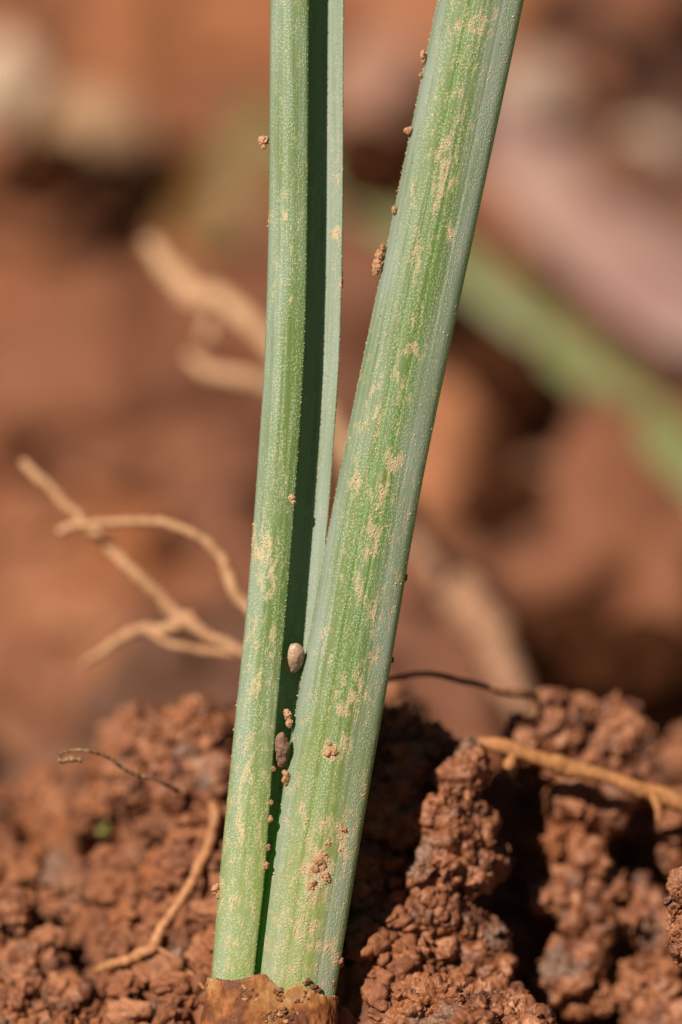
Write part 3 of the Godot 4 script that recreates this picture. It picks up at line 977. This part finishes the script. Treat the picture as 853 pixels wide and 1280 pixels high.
func set_up_roots() -> void:
	var straw := Color(0.46, 0.30, 0.185)
	var straw2 := Color(0.34, 0.20, 0.115)
	root_thing("dry_straw", "pale blurred straw with side shoots at upper left, running behind the narrow leaf", "straw", [
		[[182, 300, 30, 11.0], [215, 335, 29, 14.4], [250, 372, 28, 18.7], [280, 372, 27, 13.6], [330, 425, 26, 15.3], [425, 545, 25, 14.4], [440, 600, 25, 10.2]],
		[[265, 380, 28, 12.8], [262, 410, 28, 11.9], [255, 428, 28, 7.6]], [[235, 440, 26, 6.8], [265, 466, 25.5, 11.0], [325, 478, 25, 10.2], [400, 500, 25, 8.5]]], 14, 0.25, Color(0.50, 0.35, 0.23), Color(0.40, 0.26, 0.16), M.root)
	root_thing("dry_root", "diffuse pinkish tan root far behind the wide leaf on its right", "root", [
		[[500, 630, 34, 18], [535, 685, 33, 25], [570, 740, 32, 27], [605, 790, 31, 30], [640, 850, 30, 26], [660, 900, 30, 18]]], 12, 0.35, Color(0.34, 0.215, 0.145), Color(0.26, 0.15, 0.10), M.root)
	root_thing("dry_root", "straight tan root blurred left of the narrow leaf, forked near its lower end", "root", [
		[[28, 573, 12, 5.7], [75, 625, 11.5, 6.6], [130, 678, 11, 7.4], [180, 725, 10.6, 8.2], [225, 772, 10.2, 9.0], [300, 815, 9.6, 6.6], [350, 845, 9.4, 6.6]],
		[[238, 765, 10.2, 9.8], [215, 785, 10.4, 9.0], [176, 790, 10.8, 7.4], [140, 805, 11.2, 5.7], [103, 828, 11.6, 5.7]],
		[[180, 788, 10.6, 4.9], [230, 808, 10.2, 4.9], [300, 820, 9.8, 4.9]]], 12, 0.45, straw, straw2, M.root)
	root_thing("dry_root", "arched thin tan root blurred over the straight forked one", "root", [
		[[70, 664, 10.5, 6.6], [105, 655, 10, 5.7], [150, 655, 9.6, 5.7], [205, 655, 9.2, 5.7], [245, 668, 9, 6.1], [272, 695, 8.8, 5.7], [284, 715, 8.7, 9.0], [305, 755, 8.4, 8.2], [340, 810, 8.2, 7.4]]], 12, 0.4, straw, straw2, M.root)
	root_thing("hair_root", "thin hair root with a curled pale tip above the left soil", "root", [
		[[104, 950, 1.6, 3.2], [90, 949, 1.6, 4], [78, 952, 1.6, 3.4], [75, 945, 1.6, 2.2], [88, 939, 1.7, 2.2], [110, 938, 1.8, 2.2], [132, 944, 2.1, 2.4], [150, 958, 2.4, 2.2], [170, 968, 2.8, 2.6], [195, 976, 3.2, 2.8], [225, 990, 4.2, 2.6]]], 8, 0.45, Color(0.33, 0.21, 0.125), Color(0.07, 0.035, 0.02), M.root)
	root_thing("dry_root", "winding tan root running down the soil left of the sheath, forked at its end", "root", [
		on_soil([[262, 965, 29, 5], [268, 1010, 32, 6.5], [264, 1050, 34, 7], [246, 1090, 35, 7.5], [228, 1122, 37, 6.5], [206, 1155, 40, 6.5], [190, 1184, 42, 7.5], [165, 1197, 42, 7], [140, 1206, 44, 6], [120, 1214, 48, 4.5]]),
		on_soil([[192, 1181, 42, 3.5], [215, 1196, 35, 3], [238, 1216, 32, 2.5], [256, 1236, 29, 2]])], 12, 0.25, Color(0.42, 0.235, 0.125), Color(0.30, 0.145, 0.070), M.root)
	root_thing("thick_root", "thick straight tan root crossing the right soil clods", "root", [
		[[601, 928, 4.6, 8], [630, 934, 4.6, 10], [680, 951, 4.7, 10], [710, 957, 4.8, 14], [735, 962, 4.8, 10], [790, 984, 5, 10], [830, 998, 5.2, 12], [880, 1015, 5.4, 10], [930, 1040, 7, 9]],
		[[640, 944, 4.4, 5], [636, 953, 4.2, 8.5], [632, 961, 4.2, 6]], [[815, 992, 5, 6], [822, 1010, 4.8, 5], [824, 1028, 4.8, 4]]], 14, 0.16, Color(0.36, 0.18, 0.075), Color(0.29, 0.145, 0.062), M.root)
	root_thing("dark_root", "thin dark rootlet stretching right from behind the wide leaf to the clod", "root", [
		[[440, 866, 5.0, 3], [486, 849, 5.0, 3.4], [535, 843, 5.0, 3.6], [580, 852, 5.2, 3.8], [615, 859, 5.4, 4]]], 8, 0.2, Color(0.08, 0.035, 0.022), Color(0.055, 0.025, 0.017), M.root)
	root_thing("dry_root", "short pale root end lying on top of the knobbly clod", "root", [
		[[612, 857, 5.4, 4], [630, 864, 5.8, 6], [655, 870, 6.6, 5.5], [690, 874, 9.0, 5], [720, 884, 11.0, 4]]], 10, 0.2, Color(0.33, 0.185, 0.10), Color(0.26, 0.13, 0.065), M.root)
	root_thing("root_stub", "tiny pale root stub poking up from the bottom clod", "root", [
		[[615, 1250, 1.8, 4], [619, 1240, 1.6, 4.4], [623, 1227, 1.5, 3.8]]], 10, 0.1, Color(0.31, 0.19, 0.10), Color(0.27, 0.15, 0.08), M.root)

func grain(called: String, label: String, category: String, x: float, y: float, z: float, parts: Array, tint: Color, mat: Material) -> MeshInstance3D:
	# a small clump on a leaf: lumps [dx, dy, dz px, half sizes px]; z px towards the camera
	var L := Lump.new()
	var where := at(x, y, -z * PX * 1000.0)
	lump_k = 5.0
	for q in parts:
		lump(L, where + (right * q[0] - above * q[1] - ahead * q[2]) * PX, Vector3(q[3], q[4], q[5]) * PX, 4, q[6] if q.size() > 6 else 1.0, tint.lerp(Color(tint.r * 0.8, tint.g * 0.75, tint.b * 0.7), rng.randf()))
	lump_k = 1.0
	for k in L.v.size(): L.v[k] -= where
	var o := build(called, mesh_of(L.v, L.f, L.c), mat)
	o.position = where
	tag(o, label, category)
	return o

func set_up_grains() -> void:
	var tan_ := Color(0.38, 0.235, 0.135)
	M.grain = soil_material(1.3, 0.02, 0.8)
	var smooth := plain(Color(1, 1, 1), 0.42, 0.45)
	smooth.heightmap_enabled = true
	smooth.heightmap_texture = M.root.heightmap_texture
	smooth.heightmap_scale = 0.001
	smooth.uv1_triplanar = true
	smooth.uv1_scale = Vector3.ONE * 900.0
	smooth.vertex_color_use_as_albedo = true
	var egg := grain("oval_seed", "smooth beige oval seed wedged between the two leaves", "seed", 367, 823, -2, [[0, 0, 0, 13, 20.5, 10, 0.2]], Color(0.32, 0.235, 0.16), smooth)
	egg.rotation = Vector3(0, 0, -0.22)
	grain("soil_grain", "dark brown oval grain jammed below the beige seed", "soil grain", 352, 938, 9, [[0, 0, 0, 10.5, 24, 9, 0.4]], Color(0.20, 0.135, 0.095), M.grain)
	grain("soil_flake", "pale flake standing just above the dark brown grain", "soil grain", 360, 899, 4, [[0, -4, 0, 4, 7, 4], [2, 5, 0, 3.5, 6, 3], [-3, -8, 0, 3, 4, 3]], Color(0.42, 0.27, 0.18), M.grain)
	grain("soil_grain", "tan crumb on the wide leaf edge below the dark grain", "soil grain", 358, 973, 8, [[0, 0, 0, 5, 8, 4], [-2, -6, 0, 3, 4, 3]], tan_, M.grain)
	grain("soil_grain", "largest tan crumb hanging on the wide leaf's left edge", "soil grain", 473, 328, -4, [[-2, 4, 0, 6, 10, 6], [1, -8, 0, 5, 8, 5], [6, -18, 0, 2.5, 6, 3], [-4, 12, 1, 4, 5, 4]], tan_, M.grain)
	grain("soil_grain", "tan crumb on the outer left edge of the narrow leaf near the top", "soil grain", 329, 176, -2, [[0, 0, 0, 6, 6, 5], [1, 7, 0, 3, 4, 3], [5, -3, 0, 3, 3, 3], [7, 1, -2, 3, 3, 3]], Color(0.42, 0.27, 0.17), M.grain)
	grain("soil_grain", "small tan crumb on the wide leaf's left edge near the top", "soil grain", 510, 164, -2, [[0, 0, 0, 4, 5, 4], [3, -3, 0, 3, 3, 3]], tan_, M.grain)
	grain("soil_grain", "slim tan flake at the very top of the wide leaf's left edge", "soil grain", 529, 72, -3, [[0, 0, 0, 2.6, 8, 3], [-3, 22, 0, 2, 3, 2]], tan_, M.grain)
	grain("soil_grain", "round tan crumb on the wide leaf's edge above the largest crumb", "soil grain", 494, 263, 0, [[0, 0, 0, 4, 5, 4]], tan_, M.grain)
	grain("soil_grain", "cream crumb on the front margin of the narrow leaf at mid height", "soil grain", 364, 626, 17, [[0, 0, 0, 5.5, 8, 5], [-3, 3, 0, 3, 4, 3]], Color(0.43, 0.33, 0.21), M.grain)
	grain("soil_grain", "tan clump on the far margin of the narrow leaf, upper part", "soil grain", 421, 292, -22, [[0, 0, 0, 6, 6, 4], [-5, -2, 0, 4, 5, 3], [4, 5, 0, 3, 5, 3]], tan_, M.grain)
	grain("soil_grain", "tan clump on the far margin of the narrow leaf below the upper one", "soil grain", 425, 352, -22, [[0, 0, 0, 4, 8, 4], [1, -9, 0, 3, 4, 3]], tan_, M.grain)
	grain("soil_grain", "long tan crust on the far margin of the narrow leaf near the top", "soil grain", 423, 226, -23, [[0, -8, 0, 3.4, 9, 3], [1, 8, 0, 4, 8, 3]], tan_, M.grain)
	grain("soil_crust", "thick tan soil crust on the lower wide leaf", "soil crust", 398, 1090, 24, [[0, 0, -1, 11, 18, 3.2], [5, -16, -1, 7, 11, 3], [-6, 22, -1, 9, 12, 3], [-2, 38, -1, 5, 8, 2.6], [12, -34, -1.5, 5, 6, 3], [9, 8, -1, 6, 10, 3], [-9, 6, -1, 5, 10, 2.6]], Color(0.40, 0.265, 0.16), M.grain)
	grain("soil_grain", "tan crumb low on the wide leaf beside a thick crust", "soil grain", 434, 1029, 15, [[0, 0, 0, 4, 4, 4], [-8, 12, 2, 8, 9, 4]], Color(0.36, 0.21, 0.115), M.grain)
	grain("soil_grain", "tan crumb on the wide leaf right of the dark brown grain", "soil grain", 414, 942, 24, [[0, 0, 0, 8, 8, 4], [-2, -9, 0, 4, 6, 3]], Color(0.37, 0.23, 0.13), M.grain)
	grain("soil_grain", "tan crumb on the narrow leaf's outer edge near the sheath", "soil grain", 272, 1112, 2, [[0, 0, 0, 6, 8, 5], [4, 7, 2, 5, 5, 4]], tan_, M.grain)
	grain("soil_grain", "reddish crumb on the wide leaf's right edge just above the sheath", "soil grain", 424, 1203, 4, [[0, 0, 0, 6, 8, 5], [-5, -5, 3, 5, 5, 4]], Color(0.34, 0.19, 0.10), M.grain)
	grain("soil_grain", "dark speck on the wide leaf's right edge at mid height", "soil grain", 506, 722, -14, [[0, 0, 0, 3, 6, 3]], Color(0.07, 0.035, 0.025), M.grain)
	grain("soil_grain", "dark speck on the wide leaf's right edge above the dark rootlet", "soil grain", 489, 824, -14, [[0, 0, 0, 3, 4, 3]], Color(0.07, 0.035, 0.025), M.grain)
	for k in 5:
		var y: float = [961, 1003, 1024, 1059, 1082][k]
		grain("soil_grain", ["tan crumb on the narrow leaf's front margin beside the dark grain", "tan crumb on the front margin, second below the dark grain", "tan crumb on the front margin, third below the dark grain", "tan crumb on the front margin, fourth below the dark grain", "lowest tan crumb on the narrow leaf's front margin"][k], "soil grain", table(one_front, y) + 1.0, y, 16, [[0, 0, 0, rng.randf_range(3, 4.5), rng.randf_range(3, 5), 3.5]], tan_, M.grain)
	# the green speck in the soil at the left
	var gm := plain(Color(1, 1, 1), 0.5)
	gm.vertex_color_use_as_albedo = true
	grain("seedling_bud", "tiny blurred green seedling bud in the soil at the left", "seedling", 128, 1040, -soil_depth(128, 1040) / PX / 1000.0 + 36.0, [[0, 0, 0, 8, 7, 6, 0.3], [6, -8, 0, 4, 5, 4, 0.3]], Color(0.19, 0.175, 0.05), gm)
